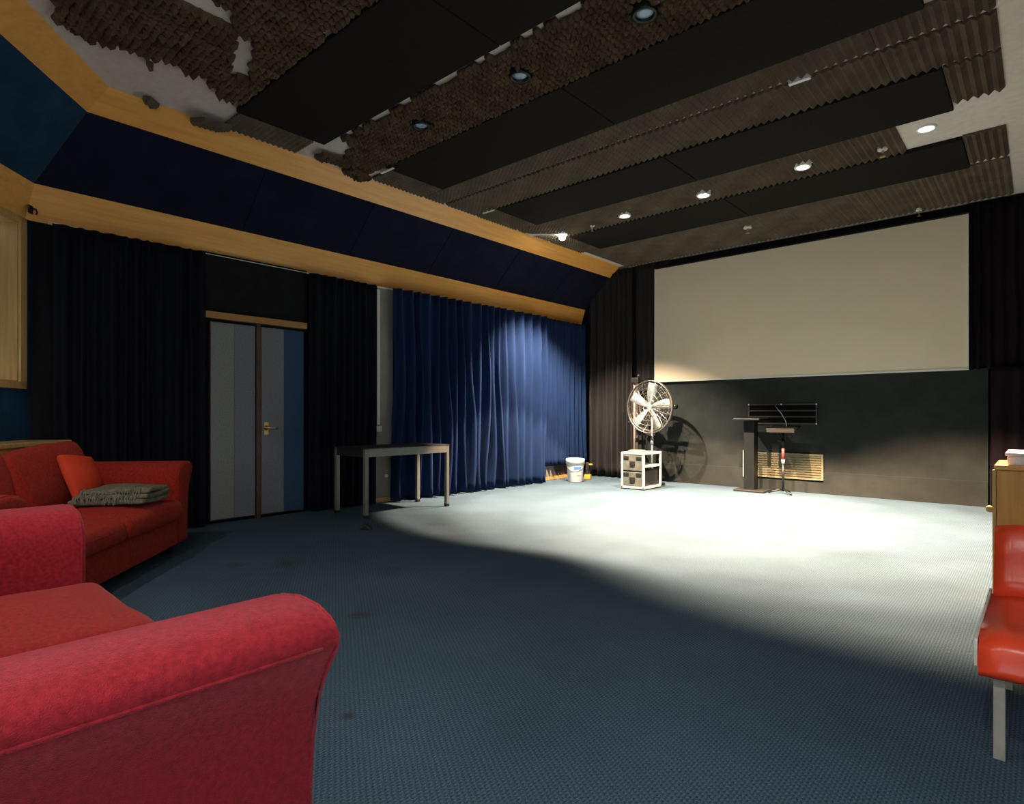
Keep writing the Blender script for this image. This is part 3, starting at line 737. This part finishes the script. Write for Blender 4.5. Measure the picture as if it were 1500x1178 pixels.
# ================================================================== SOFAS
def sofa(label, loc, rz, inner, depth=.92, cover='red_velvet', seatcover='red_cushion'):
    """local: x along the length, front face at y=0, back at y=-depth, facing +y"""
    t = thing('sofa', label, 'sofa', loc, rz, 'red velvet sofas')
    hi = inner/2; at = .20
    base = mk('base', box(BM(), -hi-.02, hi+.02, -depth+.05, -.008, .09, .305), M[cover], t, bevel=.012, seg=3)
    mk('back_frame', cushion(BM(), inner+.30, .22, .70, .05, 0, Matrix.Translation((0,-depth+.11,.09)), 12, .004), M[cover], t, True)
    # arms: flared profile (offset from inner face outward, height)
    prof = [(0,.09), (0,.30), (-.004,.55), (0,.66), (.03,.715), (.09,.75), (.17,.762), (.245,.758), (.295,.742), (.317,.718), (.313,.690), (.295,.665), (.262,.61), (.235,.55), (.215,.46), (.205,.35), (.20,.20), (.20,.09)]
    for s in (-1, 1):
        def sec(y, k, dz=0):
            out = []
            for (o_, z) in prof:
                cx, cz = .11, .42
                out.append((s*(hi + cx + (o_-cx)*k), y, cz+(z-cz)*k + dz))
            return out
        ys = [(-.005,.90), (-.002,.955), (-.012,.985), (-.03,1.0)] + [(-.03-(depth-.06)*i/8, 1.0) for i in range(1,9)] + [(-depth+.012,.98), (-depth,.9)]
        ys[0] = (0.0,.90)
        secs = [sec(y, k) for y, k in ys]
        a = mk('arm', loft(BM(), secs), M[cover], t, True)
        # welt seams: along the outer side under the roll and around the front face
        def pt(i, off, y): 
            o_, z = prof[i]; return Vector((s*(hi+o_+off), y, z))
        mk('piping', tube(BM(), [pt(10, -.001, -.045-(depth-.10)*i/10) for i in range(11)], .0042, 6), M[cover], a, True)
        mk('piping', tube(BM(), [Vector((p[0]*1.0, p[1]-.002, p[2])) for p in sec(-.012, .985)], .004, 6), M[cover], a, True)
    # seat cushions
    cw = inner/2-.026
    for k, s in enumerate((-1, 1)):
        c = mk('seat_cushion', cushion(BM(), cw, depth-.27, .17, .05, .035, Matrix.Translation((s*inner/4, -(depth-.27)/2+.035, .295)), 16, .010, 3.1*k+loc[0]), M[seatcover], t, True)
        y_ = .035
        bmx = BM(); tube(bmx, [(s*inner/4-cw/2+.14, y_+.006, .40), (s*inner/4, y_+.012, .40), (s*inner/4+cw/2-.14, y_+.006, .40)], .004, 6)
        mk('piping', bmx, M[cover], c, True)
    # back cushions lean on the back frame
    for k, s in enumerate((-1, 1)):
        Mx = Matrix.Translation((s*inner/4, -depth+.26, .46)) @ Matrix.Rotation(R(16),4,'X') @ Matrix.Rotation(R(6 if s < 0 else 3),4,'Y')
        mk('back_cushion', cushion(BM(), cw-.01, .20, .46, .07, .02, Mx, 14, .022, 9.3*k+loc[1], .02), M[seatcover], t, True)
    for x in (-hi-.10, hi+.10):
        for y in (-.10, -depth+.10):
            mk('foot', lathe(BM(), [(.026,0), (.038,.092)], 4, Matrix.Translation((x,y,0)) @ Matrix.Rotation(R(45),4,'Z')), M['dark_wood'], t)
    return t
sofa('large red velvet sofa in the left foreground, nearest the camera', (-2.17, .672, 0), 0, 1.60)
SF = Vector((-4.58, 1.235, 0)); SRZ = math.atan2(DV.y, DV.x)      # local +x along DV -> facing DN
sofa('farther red sofa with pillow and blanket, set across the corner by the dark curtain', SF, SRZ, 1.83, cover='red_velvet_orange', seatcover='red_velvet_orange')
SM = Matrix.Translation(SF) @ Matrix.Rotation(SRZ, 4, 'Z')
# loose pillow (leans on the right-hand back cushion) and folded blanket
PW = thing('throw_pillow', 'small orange-red square pillow leaning in the corner of the farther sofa', 'pillow', SM @ Vector((-.52,-.50,.495)), SRZ)
mk('cover', cushion(BM(), .36, .36, .055, .024, .05, Matrix.Rotation(R(24),4,'X') @ Matrix.Rotation(R(-7),4,'Y') @ Matrix.Translation((0,.03,.18)) @ Matrix.Rotation(R(-90),4,'X'), 14, .006, 2.2, .0), M['red_pillow'], PW, True)
BL = thing('folded_blanket', 'folded olive-grey fringed blanket on the seat of the farther sofa', 'blanket', SM @ Vector((-.50,-.225,.508)), SRZ)
for k, (w_, d_, z_, s_) in enumerate(((.40,.50,0,.0), (.38,.48,.035,1.0), (.35,.43,.070,2.0))):
    mk('fold', cushion(BM(), w_, d_, .04, .016, .006, Matrix.Translation((.0,.02*k-.01,z_)) @ Matrix.Rotation(R(3*k-3),4,'Z'), 12, .012, s_, .006), M['blanket'], BL, True)
bm = BM(); rnd = random.Random(4)
for row, (xe, za, y0, y1, ln) in enumerate(((.172,.108,-.19,.23,.07), (.195,.066,-.23,.24,.055))):
    n_ = int((y1-y0)/.0125)
    for k in range(n_):
        y = y0 + k*.0125
        z = za + rnd.uniform(-.006,.006); x = xe + rnd.uniform(-.004,.004); l = ln*rnd.uniform(.7,1.15)
        if rnd.random() < .12: continue
        tube(bm, [(x-.02,y,z), (x+.014,y+rnd.uniform(-.004,.004),z-.008), (x+.024,y+rnd.uniform(-.006,.006),z-.4*l), (x+.026,y+rnd.uniform(-.012,.012),z-l)], .0036, 4)
fr = mk('fringe', bm, M['fringe'], BL); fr['kind'] = 'stuff'

# oak ledge cabinet behind the farther sofa
LC = thing('oak_ledge', 'low oak ledge cabinet behind the farther red sofa', 'cabinet', CORNER, SRZ)
mk('body', box(BM(), .06, 2.3, .012, .37, 0, .90), M['oak_dark'], LC, bevel=.004)
mk('top', box(BM(), .045, 2.32, .012, .395, .90, .935), M['oak_pale'], LC, bevel=.005)
for k in range(3): mk('door', box(BM(), .08+k*.74, .80+k*.74, .37, .385, .06, .88), M['oak_dark'], LC, bevel=.004)

# ================================================================== RIGHT EDGE
CH = thing('lounge_chair', 'low armless red leather chair with chrome legs at the right edge', 'chair', (.17, 2.56, 0))
cw, sd = .66, .80
# seat slab: profile along y (front at 0), rounded waterfall lip, then low leaning back
def ribbon(bm, prof, x0, x1, n=10):
    secs = []
    for i in range(n+1):
        f = i/n; e = min(f, 1-f)*2; ins = .012*(1-min(1, e*5))
        secs.append([(x0+(x1-x0)*f, y, z - (ins if z > .3 else 0)) for y, z in prof])
    return loft(bm, secs)
seat_p = [(-.005,.275), (-.03,.278), (-.034,.305), (-.03,.312), (-.02,.372), (.01,.402), (.09,.415), (.22,.405), (.42,.392), (.62,.388), (.74,.39), (.77,.36), (.76,.28)]
mk('seat', ribbon(BM(), seat_p, -cw/2, cw/2), M['red_vinyl'], CH, True)
back_p = [(.70,.392), (.735,.45), (.77,.55), (.80,.64), (.83,.672), (.87,.668), (.89,.63), (.87,.52), (.83,.39), (.80,.34)]
mk('backrest', ribbon(BM(), back_p, -cw/2+.005, cw/2-.005), M['red_vinyl'], CH, True)
for x in (-cw/2-.012, cw/2+.002):
    mk('side_frame', box(BM(), x, x+.010, -.01, .78, .30, .392), M['white_metal'], CH, bevel=.003)
    xs = x+.05 if x < 0 else x-.08
    for y in (.0, .68): mk('leg', box(BM(), xs, xs+.032, y, y+.012, 0, .285), M['chrome'], CH, bevel=.002)
mk('cross_rail', box(BM(), -cw/2, cw/2, .30, .33, .255, .285), M['chrome'], CH)
CB = thing('wooden_cabinet', 'orange-brown wooden cabinet standing behind the red chair', 'cabinet', (.10, 4.86, 0))
mk('body', box(BM(), -.305, .30, -.25, .25, .03, .82), M['oak_dark'], CB, bevel=.006)
mk('top', box(BM(), -.315, .31, -.265, .26, .82, .85), M['oak'], CB, bevel=.006)
mk('plinth', box(BM(), -.28, .28, -.22, .23, 0, .03), M['dark_wood'], CB)
mk('side_strip', box(BM(), -.323, -.305, -.255, -.21, .05, .82), M['oak_pale'], CB, bevel=.003)
for z in (.58,): mk('knob', lathe(BM(), [(.018,0), (.022,.015), (.016,.03), (.001,.032)], 14, Matrix.Translation((-.323,-.232,z)) @ Matrix.Rotation(R(-90),4,'Y')), M['oak_pale'], CB, True)
WB = thing('storage_box', 'cream lidded box standing on the wooden cabinet', 'box', (.08, 4.84, .85))
mk('body', box(BM(), -.235, .22, -.20, .20, 0, .055), M['white'], WB, bevel=.008)
mk('lid', box(BM(), -.245, .23, -.21, .21, .055, .075), M['white'], WB, bevel=.006)
